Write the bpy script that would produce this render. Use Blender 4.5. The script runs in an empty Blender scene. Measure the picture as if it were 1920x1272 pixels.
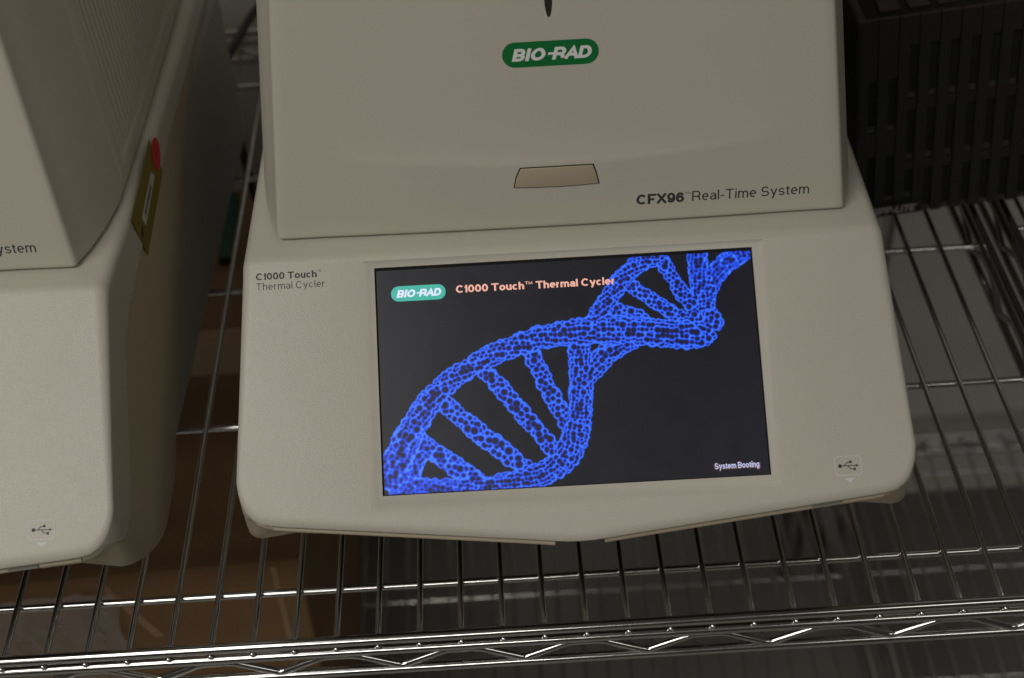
import bpy, bmesh, math, random
import numpy as np
from mathutils import Vector, Matrix

S = 0.001                      # everything below is measured in millimetres
rng = np.random.RandomState(7)
random.seed(7)
scene = bpy.context.scene
COL = scene.collection

# ------------------------------------------------------------------ camera
CAM = Vector((159.156, -469.876, 589.368))
PITCH, ROLL, YAW = math.radians(42.1655), math.radians(-3.5106), math.radians(-0.0223)
fw = Vector((math.sin(YAW) * math.cos(PITCH), math.cos(YAW) * math.cos(PITCH), -math.sin(PITCH)))
rt0 = Vector((math.cos(YAW), -math.sin(YAW), 0))
up0 = rt0.cross(fw)
rt = math.cos(ROLL) * rt0 + math.sin(ROLL) * up0
up = -math.sin(ROLL) * rt0 + math.cos(ROLL) * up0
cam_data = bpy.data.cameras.new('camera')
cam = bpy.data.objects.new('camera', cam_data)
COL.objects.link(cam)
m = Matrix((rt, up, -fw)).transposed().to_4x4()
m.translation = CAM * S
cam.matrix_world = m
cam_data.sensor_width = 23.6
cam_data.lens = 23.6 * 2700 / 1920
cam_data.clip_start = 0.02
cam_data.clip_end = 50
cam_data.dof.use_dof = True
cam_data.dof.focus_distance = 0.705
cam_data.dof.aperture_fstop = 5.0
scene.camera = cam

# ------------------------------------------------------------------ world, lamps, exposure
world = bpy.data.worlds.new('World')
scene.world = world
world.use_nodes = True
bg = world.node_tree.nodes['Background']
bg.inputs[0].default_value = (1.0, 0.95, 0.86, 1)
bg.inputs[1].default_value = 0.024


def area_lamp(name, loc, target, sx, sy, power, col):
    d = bpy.data.lights.new(name, 'AREA')
    d.shape = 'RECTANGLE'
    d.size, d.size_y = sx, sy
    d.energy = power
    d.color = col
    o = bpy.data.objects.new(name, d)
    COL.objects.link(o)
    o.location = loc
    o.rotation_euler = (Vector(target) - Vector(loc)).to_track_quat('-Z', 'Y').to_euler()
    return o


# the ceiling fixtures of the room, above and behind the photographer
area_lamp('ceiling_light', (-0.95, -0.95, 1.9), (-0.95, -0.95, 0), 1.2, 0.85, 23.0, (1.0, 0.965, 0.90))
area_lamp('ceiling_light', (-0.4, -2.6, 1.9), (-0.4, -2.6, 0), 1.2, 0.6, 22.0, (1.0, 0.965, 0.89))
area_lamp('ceiling_light', (1.45, -1.6, 1.9), (1.45, -1.6, 0), 1.2, 0.6, 6.0, (1.0, 0.965, 0.89))

scene.cycles.max_bounces = 6
scene.cycles.glossy_bounces = 3
scene.cycles.diffuse_bounces = 3
scene.view_settings.view_transform = 'Standard'
scene.view_settings.look = 'None'
scene.view_settings.exposure = 0
scene.view_settings.gamma = 1
scene.view_settings.use_curve_mapping = False


# ------------------------------------------------------------------ materials
def mat(name, col, rough=0.5, metal=0.0, spec=0.5, bump=None, var=None, emit=None, estr=1.0, rvar=None):
    """bump: (scale per metre, strength, distance m); var: (scale, amount) colour variation"""
    M = bpy.data.materials.new(name)
    M.use_nodes = True
    nt = M.node_tree
    b = nt.nodes['Principled BSDF']
    b.inputs['Base Color'].default_value = (*col, 1)
    b.inputs['Roughness'].default_value = rough
    b.inputs['Metallic'].default_value = metal
    b.inputs['Specular IOR Level'].default_value = spec
    if bump or var or rvar:
        tc = nt.nodes.new('ShaderNodeTexCoord')
    if var:
        n = nt.nodes.new('ShaderNodeTexNoise')
        n.inputs['Scale'].default_value = var[0]
        n.inputs['Detail'].default_value = 4
        nt.links.new(tc.outputs['Object'], n.inputs['Vector'])
        r = nt.nodes.new('ShaderNodeMapRange')
        r.inputs[1].default_value = 0.3
        r.inputs[2].default_value = 0.7
        r.inputs[3].default_value = 1 - var[1]
        r.inputs[4].default_value = 1 + var[1]
        nt.links.new(n.outputs['Fac'], r.inputs[0])
        mx = nt.nodes.new('ShaderNodeVectorMath')
        mx.operation = 'SCALE'
        mx.inputs[0].default_value = col
        nt.links.new(r.outputs[0], mx.inputs['Scale'])
        nt.links.new(mx.outputs[0], b.inputs['Base Color'])
    if rvar:
        n = nt.nodes.new('ShaderNodeTexNoise')
        n.inputs['Scale'].default_value = rvar[0]
        n.inputs['Detail'].default_value = 3
        nt.links.new(tc.outputs['Object'], n.inputs['Vector'])
        r = nt.nodes.new('ShaderNodeMapRange')
        r.inputs[3].default_value = rough - rvar[1]
        r.inputs[4].default_value = rough + rvar[1]
        nt.links.new(n.outputs['Fac'], r.inputs[0])
        nt.links.new(r.outputs[0], b.inputs['Roughness'])
    if bump:
        n = nt.nodes.new('ShaderNodeTexNoise')
        n.inputs['Scale'].default_value = bump[0]
        n.inputs['Detail'].default_value = 2
        n.inputs['Roughness'].default_value = 0.6
        nt.links.new(tc.outputs['Object'], n.inputs['Vector'])
        bp = nt.nodes.new('ShaderNodeBump')
        bp.inputs['Strength'].default_value = bump[1]
        bp.inputs['Distance'].default_value = bump[2]
        nt.links.new(n.outputs['Fac'], bp.inputs['Height'])
        nt.links.new(bp.outputs['Normal'], b.inputs['Normal'])
    if emit:
        b.inputs['Emission Color'].default_value = (*emit, 1)
        b.inputs['Emission Strength'].default_value = estr
    return M


def lin(r, g, b):
    return tuple(((c / 255) / 12.92 if c <= 10 else (((c / 255) + 0.055) / 1.055) ** 2.4) for c in (r, g, b))


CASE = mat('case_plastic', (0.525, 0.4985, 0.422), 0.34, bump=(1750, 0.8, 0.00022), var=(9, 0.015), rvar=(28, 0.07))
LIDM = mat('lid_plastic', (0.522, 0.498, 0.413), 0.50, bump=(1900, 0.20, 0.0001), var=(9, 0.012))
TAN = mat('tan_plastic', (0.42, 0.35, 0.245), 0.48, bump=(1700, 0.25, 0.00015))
CHASSIS = mat('chassis_grey', (0.30, 0.29, 0.26), 0.55)
GAP = mat('gap_dark', (0.03, 0.028, 0.022), 0.8)
RUBBER = mat('rubber', (0.02, 0.02, 0.02), 0.8)
INK = mat('printed_ink', (0.036, 0.036, 0.042), 0.55)
WPRINT = mat('white_print', (0.80, 0.79, 0.77), 0.5)
UPRINT = mat('pale_print', (0.66, 0.65, 0.64), 0.5)
GREEN = mat('green_print', (0.0, 0.16, 0.032), 0.45)
CHROME = mat('chrome', (0.60, 0.59, 0.575), 0.17, metal=1.0, rvar=(60, 0.04))
CHROME_D = mat('chrome_dull', (0.38, 0.37, 0.35), 0.20, metal=1.0, rvar=(60, 0.06))
BLACK = mat('black_plastic', (0.008, 0.008, 0.008), 0.6, bump=(1800, 0.3, 0.0001))
SLOT = mat('slot_black', (0.003, 0.003, 0.003), 0.9)
UPSTXT = mat('grey_print', (0.33, 0.33, 0.32), 0.5)
CABLE = mat('cable_black', (0.008, 0.008, 0.008), 0.5)
CARD = mat('cardboard', (0.24, 0.130, 0.058), 0.75, bump=(260, 0.3, 0.0006), var=(14, 0.12))
TAPE = mat('tape_clear', (0.36, 0.22, 0.11), 0.24, bump=(90, 0.5, 0.001))
LABELY = mat('label_olive', (0.20, 0.155, 0.012), 0.45)
PAPER = mat('label_white', (0.55, 0.52, 0.48), 0.6)
REDS = mat('red_sticker', (0.62, 0.03, 0.035), 0.5)
FOLDER = mat('green_folder', (0.003, 0.055, 0.033), 0.5)
FLOOR = mat('floor_vinyl', (0.20, 0.20, 0.18), 0.5, var=(6, 0.12))
WALL = mat('wall_paint', (0.72, 0.71, 0.67), 0.7, bump=(200, 0.15, 0.0005), var=(2, 0.04))
TEAL = mat('screen_teal', (0.02, 0.02, 0.02), 0.3, emit=lin(62, 176, 158))
SWHITE = mat('screen_white', (0.02, 0.02, 0.02), 0.3, emit=lin(222, 230, 255))
SPEACH = mat('screen_peach', (0.02, 0.02, 0.02), 0.3, emit=lin(238, 176, 158))
SBOOT = mat('screen_boot_text', (0.02, 0.02, 0.02), 0.3, emit=lin(190, 210, 255))
SHALO = mat('screen_boot_halo', (0.02, 0.02, 0.02), 0.3, emit=lin(112, 74, 72))

DISPLAY = bpy.data.materials.new('display_picture')
DISPLAY.use_nodes = True
_nt = DISPLAY.node_tree
_b = _nt.nodes['Principled BSDF']
_b.inputs['Base Color'].default_value = (0.004, 0.004, 0.005, 1)
_b.inputs['Roughness'].default_value = 0.34
_b.inputs['Specular IOR Level'].default_value = 0.5
_a = _nt.nodes.new('ShaderNodeVertexColor')
_a.layer_name = 'picture'
_nt.links.new(_a.outputs['Color'], _b.inputs['Emission Color'])
_b.inputs['Emission Strength'].default_value = 1.0
_tc = _nt.nodes.new('ShaderNodeTexCoord')                 # finger smears on the glass
_n = _nt.nodes.new('ShaderNodeTexNoise')
_n.inputs['Scale'].default_value = 34
_n.inputs['Detail'].default_value = 5
_n.inputs['Distortion'].default_value = 1.2
_r = _nt.nodes.new('ShaderNodeMapRange')
_r.inputs[1].default_value = 0.35
_r.inputs[2].default_value = 0.65
_r.inputs[3].default_value = 0.325
_r.inputs[4].default_value = 0.365
_nt.links.new(_tc.outputs['Object'], _n.inputs['Vector'])
_nt.links.new(_n.outputs['Fac'], _r.inputs[0])
_nt.links.new(_r.outputs[0], _b.inputs['Roughness'])


# ------------------------------------------------------------------ mesh helpers
def mesh_from(verts, faces, name, smooth=False, material=None, angle=None):
    me = bpy.data.meshes.new(name)
    me.from_pydata([(v[0] * S, v[1] * S, v[2] * S) for v in verts], [], faces)
    me.validate()
    bm = bmesh.new()
    bm.from_mesh(me)
    bmesh.ops.recalc_face_normals(bm, faces=bm.faces)
    if smooth:
        for f in bm.faces:
            f.smooth = True
    if smooth and angle:
        for e in bm.edges:
            if len(e.link_faces) == 2 and e.calc_face_angle(0) > math.radians(angle):
                e.smooth = False
    bm.to_mesh(me)
    bm.free()
    if material:
        me.materials.append(material)
    return me


def obj(name, me, parent=None, loc=(0, 0, 0), rot=(0, 0, 0)):
    o = bpy.data.objects.new(name, me)
    COL.objects.link(o)
    o.parent = parent
    o.location = [c * S for c in loc]
    o.rotation_euler = rot
    return o


def tag(o, label, cat, group=None):
    o['label'] = label
    o['category'] = cat
    if group:
        o['group'] = group
    return o


def empty(name, loc, rz=0.0, rot=None):
    o = bpy.data.objects.new(name, None)
    o.empty_display_size = 0.02
    COL.objects.link(o)
    o.location = [c * S for c in loc]
    o.rotation_euler = rot if rot else (0, 0, rz)
    return o


class MB:
    """collects verts (mm) and faces"""
    def __init__(self):
        self.v, self.f = [], []

    def add(self, vs, fs):
        k = len(self.v)
        self.v += [tuple(p) for p in vs]
        self.f += [tuple(i + k for i in f) for f in fs]
        return self

    def box(self, x0, x1, y0, y1, z0, z1):
        vs = [(x, y, z) for z in (z0, z1) for y in (y0, y1) for x in (x0, x1)]
        return self.add(vs, [(0, 2, 3, 1), (4, 5, 7, 6), (0, 1, 5, 4), (2, 6, 7, 3), (0, 4, 6, 2), (1, 3, 7, 5)])

    def prism(self, poly, axis, a, b):
        """poly of 2D points, extruded along axis 'x' (poly=(y,z)), 'z' (poly=(x,y)) or 'y' (poly=(x,z))"""
        n = len(poly)
        def P(p, h):
            return {'x': (h, p[0], p[1]), 'z': (p[0], p[1], h), 'y': (p[0], h, p[1])}[axis]
        vs = [P(p, a) for p in poly] + [P(p, b) for p in poly]
        fs = [tuple(range(n))[::-1], tuple(range(n, 2 * n))]
        fs += [(i, (i + 1) % n, n + (i + 1) % n, n + i) for i in range(n)]
        return self.add(vs, fs)

    def tube(self, path, r, n=10, cap=True):
        path = [Vector(p) for p in path]
        vs, fs = [], []
        prev = None
        for i, p in enumerate(path):
            if i == 0:
                t = path[1] - p
            elif i == len(path) - 1:
                t = p - path[i - 1]
            else:
                t = (path[i + 1] - p).normalized() + (p - path[i - 1]).normalized()
            t.normalize()
            if prev is None:
                a = t.orthogonal().normalized()
            else:
                a = (prev - t * prev.dot(t)).normalized()
            prev = a
            b = t.cross(a)
            rr = r[i] if isinstance(r, (list, tuple)) else r
            for k in range(n):
                w = 2 * math.pi * k / n
                vs.append(p + a * math.cos(w) * rr + b * math.sin(w) * rr)
        for i in range(len(path) - 1):
            for k in range(n):
                fs.append((i * n + k, i * n + (k + 1) % n, (i + 1) * n + (k + 1) % n, (i + 1) * n + k))
        if cap:
            fs.append(tuple(range(n))[::-1])
            fs.append(tuple(range((len(path) - 1) * n, len(path) * n)))
        return self.add(vs, fs)

    def mesh(self, name, material=None, smooth=False, angle=None):
        return mesh_from(self.v, self.f, name, smooth, material, angle)


def bevelled(mb, name, material, w, seg=3, ang=25):
    me = mb.mesh(name, material)
    bm = bmesh.new()
    bm.from_mesh(me)
    bmesh.ops.remove_doubles(bm, verts=bm.verts, dist=1e-6)
    es = [e for e in bm.edges if len(e.link_faces) == 2 and e.calc_face_angle(0) > math.radians(ang)]
    bmesh.ops.bevel(bm, geom=es, offset=w * S, segments=seg, profile=0.5, affect='EDGES', clamp_overlap=True)
    bmesh.ops.recalc_face_normals(bm, faces=bm.faces)
    for f in bm.faces:
        f.smooth = True
    for e in bm.edges:
        if len(e.link_faces) == 2 and e.calc_face_angle(0) > math.radians(34):
            e.smooth = False
    bm.to_mesh(me)
    bm.free()
    return me


# ---- flat lettering: a plain grotesque drawn as strokes (capital height 1) ----
XH = 0.73


def _arc(cx, cy, rx, ry, a0, a1, n=14):
    n = max(4, int(abs(a1 - a0) / 360 * 2 * n))
    return [(cx + rx * math.cos(math.radians(a0 + (a1 - a0) * k / n)), cy + ry * math.sin(math.radians(a0 + (a1 - a0) * k / n))) for k in range(n + 1)]


def _glyphs():
    A = _arc
    h = XH / 2
    S_ = lambda t: [(x, y * t) for x, y in A(.5, .735, .44, .265, 22, 240) + A(.5, .265, .5, .265, 58, -158)]
    arch = lambda x0, x1: [(x0, .34)] + A((x0 + x1) / 2, XH - .28, (x1 - x0) / 2, .28, 180, 0) + [(x1, 0)]
    nine = [A(.5, .675, .5, .325, 0, 360), [(1, .70)] + A(.47, .44, .53, .44, 0, -152)]
    return {
        'C': (.74, [A(.52, .5, .52, .5, 44, 316)]), 'O': (.80, [A(.5, .5, .5, .5, 0, 360)]), '0': (.56, [A(.5, .5, .5, .5, 0, 360)]),
        'D': (.70, [[(0, 0), (0, 1), (.42, 1)] + A(.42, .5, .58, .5, 80, -80) + [(.42, 0), (0, 0)]]),
        'B': (.66, [[(0, 0), (0, 1), (.58, 1)] + A(.58, .765, .36, .235, 80, -90) + [(0, .53)], [(.5, .53)] + A(.6, .265, .4, .265, 80, -80) + [(.58, 0), (0, 0)]]),
        'R': (.68, [[(0, 0), (0, 1), (.6, 1)] + A(.6, .74, .38, .26, 80, -80) + [(.6, .48), (0, .48)], [(.52, .48), (.88, .40), (.95, .12), (1, 0)]]),
        'P': (.64, [[(0, 0), (0, 1), (.6, 1)] + A(.6, .72, .4, .28, 80, -80) + [(.6, .44), (0, .44)]]),
        'A': (.76, [[(0, 0), (.5, 1), (1, 0)], [(.2, .34), (.8, .34)]]), 'I': (.02, [[(.5, 0), (.5, 1)]]),
        'T': (.66, [[(0, 1), (1, 1)], [(.5, 1), (.5, 0)]]), 'F': (.58, [[(0, 0), (0, 1), (1, 1)], [(0, .51), (.88, .51)]]),
        'E': (.60, [[(1, 0), (0, 0), (0, 1), (1, 1)], [(0, .51), (.92, .51)]]), 'L': (.54, [[(0, 1), (0, 0), (1, 0)]]),
        'X': (.66, [[(0, 0), (1, 1)], [(0, 1), (1, 0)]]), 'M': (.78, [[(0, 0), (0, 1), (.5, .1), (1, 1), (1, 0)]]),
        'S': (.66, [S_(1)]), 's': (.50, [S_(XH)]), '1': (.30, [[(1, 0), (1, 1)], [(1, .90), (.72, .80), (0, .76)]]),
        '9': (.55, nine), '6': (.55, [[(1 - x, 1 - y) for x, y in q] for q in nine]),
        '8': (.55, [A(.5, .76, .44, .24, 0, 360), A(.5, .26, .5, .26, 0, 360)]), '-': (.28, [[(0, .36), (1, .36)]]),
        'o': (.54, [A(.5, h, .5, h, 0, 360)]), 'c': (.50, [A(.52, h, .52, h, 46, 314)]),
        'e': (.53, [[(.03, h + .01), (1, h + .01)] + A(.5, h, .5, h, 4, 308)]), 'u': (.49, [[(0, XH), (0, .28)] + A(.5, .28, .5, .28, 184, 356) + [(1, .34)], [(1, XH), (1, 0)]]),
        'h': (.49, [[(0, 0), (0, 1)], arch(0, 1)]), 'n': (.49, [[(0, 0), (0, XH)], arch(0, 1)]), 'm': (.82, [[(0, 0), (0, XH)], arch(0, .5), arch(.5, 1)]),
        'r': (.30, [[(0, 0), (0, XH)], [(0, .36)] + A(1.0, XH - .32, 1.0, .32, 180, 92)]),
        'a': (.50, [[(1, 0), (1, .46)] + A(.5, .48, .5, XH - .48, 0, 158), [(1, .44), (.75, .41), (.42, .38)] + A(.38, .19, .38, .19, 100, 270) + [(.62, .02), (.86, .10), (1, .24)]]),
        'l': (.02, [[(.5, 0), (.5, 1)]]), 'i': (.02, [[(.5, 0), (.5, XH)], [(.5, .93), (.5, 1)]]), 'j': (.2, [[(1, XH), (1, -.14), (.8, -.24), (0, -.24)], [(1, .93), (1, 1)]]),
        't': (.27, [[(.42, .93), (.42, .15), (.55, .02), (1, .02)], [(0, XH), (1, XH)]]),
        'y': (.52, [[(0, XH), (.52, .04)], [(1, XH), (.46, -.12), (.34, -.25), (.08, -.25)]]),
        'g': (.52, [A(.5, h + .02, .5, h - .02, 0, 360), [(1, XH), (1, -.02)] + A(.5, -.03, .5, .23, 0, -155)]),
        '2': (.55, [A(.5, .7, .5, .3, 160, -30) + [(0, 0), (1, 0)]]),
    }


GLYPH = _glyphs()


def _stroke(pts, w, closed):
    """one stroke of width w as a strip of quads"""
    P = [np.array(p, float) for p in pts]
    n = len(P)
    L, R = [], []
    for i in range(n):
        a = P[i] - P[i - 1] if (i > 0 or closed) else None
        if closed and i == 0:
            a = P[0] - P[-2]
        b = P[i + 1] - P[i] if i < n - 1 else (P[1] - P[0] if closed else None)
        ua = a / (np.hypot(*a) + 1e-9) if a is not None else None
        ub = b / (np.hypot(*b) + 1e-9) if b is not None else None
        if ua is None: ua = ub
        if ub is None: ub = ua
        na, nb = np.array([-ua[1], ua[0]]), np.array([-ub[1], ub[0]])
        m_ = na + nb
        m_ = m_ / max(1e-6, np.hypot(*m_))
        k = 1 / max(.5, m_ @ na)
        L.append(P[i] + m_ * k * w / 2); R.append(P[i] - m_ * k * w / 2)
    return [[tuple(L[i]), tuple(R[i]), tuple(R[i + 1]), tuple(L[i + 1])] for i in range(n - 1)]


def text_fit(body, x0, x1, base, cap, w=0.105, shear=0.0, track=None):
    """2D lettering in mm: from x0 to x1, capital height cap, on baseline base; list of (layer, quad)"""
    def my(y):
        return float(np.interp(y, [-.26, 0, XH, 1], [-.26 + w / 2, w / 2, XH - w / 2, 1 - w / 2]))
    if track is None:
        track = .130 - .70 * (w - .1)
    out, pen = [], 0.0
    for ch in body:
        if ch == ' ':
            pen += .27
            continue
        wd, strokes = GLYPH[ch]
        span = max(wd + (w - .1) * .75, w)
        if ch == '1':
            pen -= .09
        for k, st in enumerate(strokes):
            q = [(pen + (w / 2 + x * (span - w) if span > w else w / 2), my(y)) for x, y in st]
            closed = len(q) > 8 and math.hypot(q[0][0] - q[-1][0], q[0][1] - q[-1][1]) < 1e-6
            if not closed:
                for e, d in ((0, 1), (-1, -2)):
                    dx, dy = q[e][0] - q[d][0], q[e][1] - q[d][1]
                    l = math.hypot(dx, dy)
                    sx, sy = st[e]
                    edge = (abs(dx) < .25 * l and sy in (0, 1, XH)) or (abs(dy) < .1 * l and sx in (0, 1)) or (l > .3 and sy in (0, 1, XH))
                    if edge:
                        q[e] = (q[e][0] + dx / l * w / 2, q[e][1] + dy / l * w / 2)
            out += [(k, quad) for quad in _stroke(q, w, closed)]
        pen += span + track
    xs = [p[0] + shear * p[1] for _, qd in out for p in qd]
    mn, mx_ = min(xs), max(xs)
    f = (x1 - x0) / (mx_ - mn)
    return [(k, [(x0 + (p[0] + shear * p[1] - mn) * f, base + p[1] * cap) for p in qd]) for k, qd in out]


def disc2(cx, cy, r, n=20):
    return [(cx + r * math.cos(2 * math.pi * k / n), cy + r * math.sin(2 * math.pi * k / n)) for k in range(n)]


def pill2(x0, x1, y0, y1, r, n=8, sk=0.0):
    pts = []
    for cx, cy, a0 in ((x1 - r, y1 - r, 0), (x0 + r, y1 - r, 90), (x0 + r, y0 + r, 180), (x1 - r, y0 + r, 270)):
        for k in range(n + 1):
            a = math.radians(a0 + 90 * k / n)
            pts.append((cx + r * math.cos(a), cy + r * math.sin(a)))
    return pts


def flat_mesh(name, material, mapf, polys=(), texts=(), step=0.012):
    """2D polygons / lettering laid on a surface by mapf(x, y, lift)->(x, y, z); overlapping pieces are lifted apart"""
    v, f = [], []
    for n_, p in enumerate(polys):
        k = len(v)
        v += [mapf(q[0], q[1], step * (n_ % 9)) for q in p]
        f.append(tuple(range(k, k + len(p))))
    for t in texts:
        for lay, p in t:
            k = len(v)
            v += [mapf(q[0], q[1], step * (lay + 1)) for q in p]
            f.append(tuple(range(k, k + len(p))))
    me = bpy.data.meshes.new(name)
    me.from_pydata([(a * S, b * S, c * S) for a, b, c in v], [], f)
    me.materials.append(material)
    return me


# ------------------------------------------------------------------ the thermal cycler (local: x right, y back, z up; y=0 under screen centre)
EL = math.radians(37.35)
CE, SE, TE = math.cos(EL), math.sin(EL), math.tan(EL)
ZC = 110.34
RAISE = 2.0


def on_panel(x, t, off=0.0):
    return (x, t * CE - off * SE, ZC + t * SE + off * CE)


YF = 62.6 * CE - RAISE * SE                      # fold between panel and deck


def z_plane(y):
    return ZC + y * TE + RAISE / CE


ZDECK = z_plane(YF)


def z_top(y):
    w = 2.2
    if y < YF - w:
        return z_plane(y)
    if y > YF + w:
        return ZDECK
    # smooth blend of the two planes
    u = (y - (YF - w)) / (2 * w)
    z0 = z_plane(YF - w)
    return z0 + TE * 2 * w * (u - u * u / 2)


def interp(x, pts):
    return float(np.interp(x, [p[0] for p in pts], [p[1] for p in pts]))


SEAM = [(-47.2, 71.0), (-44, 68.6), (-40, 65), (-35, 61), (-29, 58.2), (-22, 57), (-4, 67.5), (17, 86), (49, 113), (65, 119), (95, 124), (145, 128.5), (206, 133), (396, 139)]


def outline_half():
    pts = []
    def pt(x, t):
        pts.append((x, t * CE - RAISE * SE))
    for x, t in ((0, -80.4), (6, -80.2), (12, -79.7), (18, -79.0), (26, -78.1)):
        pt(x, t)
    for k in range(1, 9):
        x = 26 + (140 - 26) * k / 8
        pt(x, -78.1 + (78.1 - 66.2) * k / 8)
    for x, t in ((146, -65.4), (151, -64.2), (155, -62.0), (158, -58.6), (160.2, -54.2), (161.6, -49.4), (162.3, -44.4)):
        pt(x, t)
    for k in range(1, 9):
        a = k / 8
        t = -44.4 + (YF - 4 + RAISE * SE) / CE * 0 + a * (((YF - 4) + RAISE * SE) / CE + 44.4)
        pt(162.3 - 4.8 * a, t)
    for y in (YF - 2.2, YF - 1.1, YF, YF + 1.1, YF + 2.2):
        pts.append((157.5, y))
    for y in (70, 95, 125, 165, 210, 260, 310, 345):
        pts.append((157.5 - max(0, y - 260) * 0.02, y))
    for x, y in ((155, 370), (150, 385), (140, 393), (110, 396), (0, 396)):
        pts.append((x, y))
    return pts


def build_upper_case():
    half = outline_half()
    loop = half + [(-x, y) for x, y in half[-2:0:-1]]
    n = len(loop)
    # outward normals
    nor = []
    for i in range(n):
        ax, ay = loop[i - 1]
        bx, by = loop[(i + 1) % n]
        tx, ty = bx - ax, by - ay
        l = math.hypot(tx, ty)
        nor.append((ty / l, -tx / l))
    v, f = [], []
    K = 6
    rings = []
    for k in range(K + 1):
        a = math.pi / 2 * k / K
        ring = []
        for (x, y), (nx, ny) in zip(loop, nor):
            g = min(1, max(0, (y + 35) / 85))
            rx = 3.0 + 3.6 * g * abs(nx)
            rz = 2.6 + 3.6 * g * abs(nx)
            d = rx * (1 - math.sin(a))
            px, py = x - nx * d, y - ny * d
            if abs(nx) > 0.5 and YF - 3 < y < YF + 3:
                py = y
            z = z_top(py) - rz * (1 - math.cos(a))
            ring.append(len(v))
            v.append((px, py, z))
        rings.append(ring)
    # wall and inward lip
    wall, lip = [], []
    for (x, y), (nx, ny) in zip(loop, nor):
        zs = min(interp(y, SEAM), z_top(y) - 6.5) if y > -47 else z_top(y) - 5.6
        ins = 2.2 if ny < -0.7 else 0.0
        fl = 0.8 * min(1, max(0, (y + 40) / 60))
        wall.append(len(v)); v.append((x - nx * (ins - fl), y - ny * (ins - fl), zs))
        lip.append(len(v)); v.append((x - nx * (ins + 4), y - ny * (ins + 4), zs - 0.2))
    smooth = []
    for r0, r1 in zip(rings, rings[1:] + []):
        for i in range(n):
            j = (i + 1) % n
            f.append((r0[i], r1[i], r1[j], r0[j]))
    for r0, r1 in ((rings[-1], wall), (wall, lip)):
        for i in range(n):
            j = (i + 1) % n
            f.append((r0[i], r1[i], r1[j], r0[j]))
    R0 = rings[0]
    H = len(half)
    # indices on the right half are 0..H-1, on the left n-1..H
    mir = lambda i: 0 if i == 0 else n - i
    ip = min(range(H), key=lambda i: abs(half[i][1] - (YF - 2.2)) + abs(half[i][0] - 157.5))
    jf = min(range(12), key=lambda i: abs(half[i][0] - 97))
    # recess
    rec = [(-98.6, 59.0), (98.6, 59.0), (98.6, -63.5), (-98.6, -63.5)]
    scr = [(-92.6, 55.8), (92.6, 55.8), (92.6, -55.8), (-92.6, -55.8)]
    rv = []
    for x, t in rec:
        rv.append(len(v)); v.append(on_panel(x, t + RAISE * 0, RAISE))
    mv = []
    for (x, t), (x2, t2) in zip(rec, scr):
        mv.append(len(v)); v.append(on_panel(x * .45 + x2 * .55, t * .45 + t2 * .55, 0.62))
    sv = []
    for x, t in scr:
        sv.append(len(v)); v.append(on_panel(x, t, 0.12))
    dv = []
    for x, t in scr:
        dv.append(len(v)); v.append(on_panel(x, t, -1.4))
    TL, TR, BR, BL = rv
    f.append((R0[mir(ip)], TL, TR, R0[ip]))
    f.append(tuple([R0[mir(ip)]] + [R0[mir(i)] for i in range(ip - 1, jf - 1, -1)] + [BL, TL]))
    f.append(tuple([R0[ip]] + [R0[i] for i in range(ip - 1, jf - 1, -1)] + [BR, TR])[::-1])
    f.append(tuple([R0[mir(i)] for i in range(jf, 0, -1)] + [R0[i] for i in range(0, jf + 1)] + [BR, BL]))
    for a_, b_ in ((rv, mv), (mv, sv), (sv, dv)):
        for i in range(4):
            j = (i + 1) % 4
            f.append((a_[i], a_[j], b_[j], b_[i]))
    # fold strips and deck
    for i in range(ip, ip + 4):
        f.append((R0[i], R0[i + 1], R0[mir(i + 1)], R0[mir(i)]))
    q = ip + 4
    f.append(tuple([R0[i] for i in range(q, H)] + [R0[mir(i)] for i in range(H - 2, q - 1, -1)]))
    me = mesh_from(v, f, 'upper_case', True, CASE, 30)
    return me, (H, loop, nor)


# ---- lid ----------------------------------------------------------------
LY, LZ, LEL = 61.4, 151.2, math.radians(78)
LT = 0.1


def on_lid(x, h, off=0.0):
    return (x, LY + h * math.cos(LEL) - off * math.sin(LEL), LZ + h * math.sin(LEL) + off * math.cos(LEL))


def lid_bulge(x, h):
    arc = 35.0 + 6.0 * (x / 95.0) ** 2
    p = 2.4 * max(0.0, 1 - (abs(x) / 118.0) ** 2.2)
    if h <= arc:
        return p * min(1.0, 0.55 + 0.45 * h / arc)
    return p * math.exp(-((h - arc) / 13.0)) * 0.90


LSIDE = [(60.5, 141), (74, 144.5), (90, 148.5), (112, 151.8), (160, 152), (240, 150.5), (320, 148.5), (370, 144)]


def side_x(y, h):
    return interp(y - h * 0.18 * max(0, 1 - (y - 60) / 120), LSIDE) - LT * h


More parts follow.
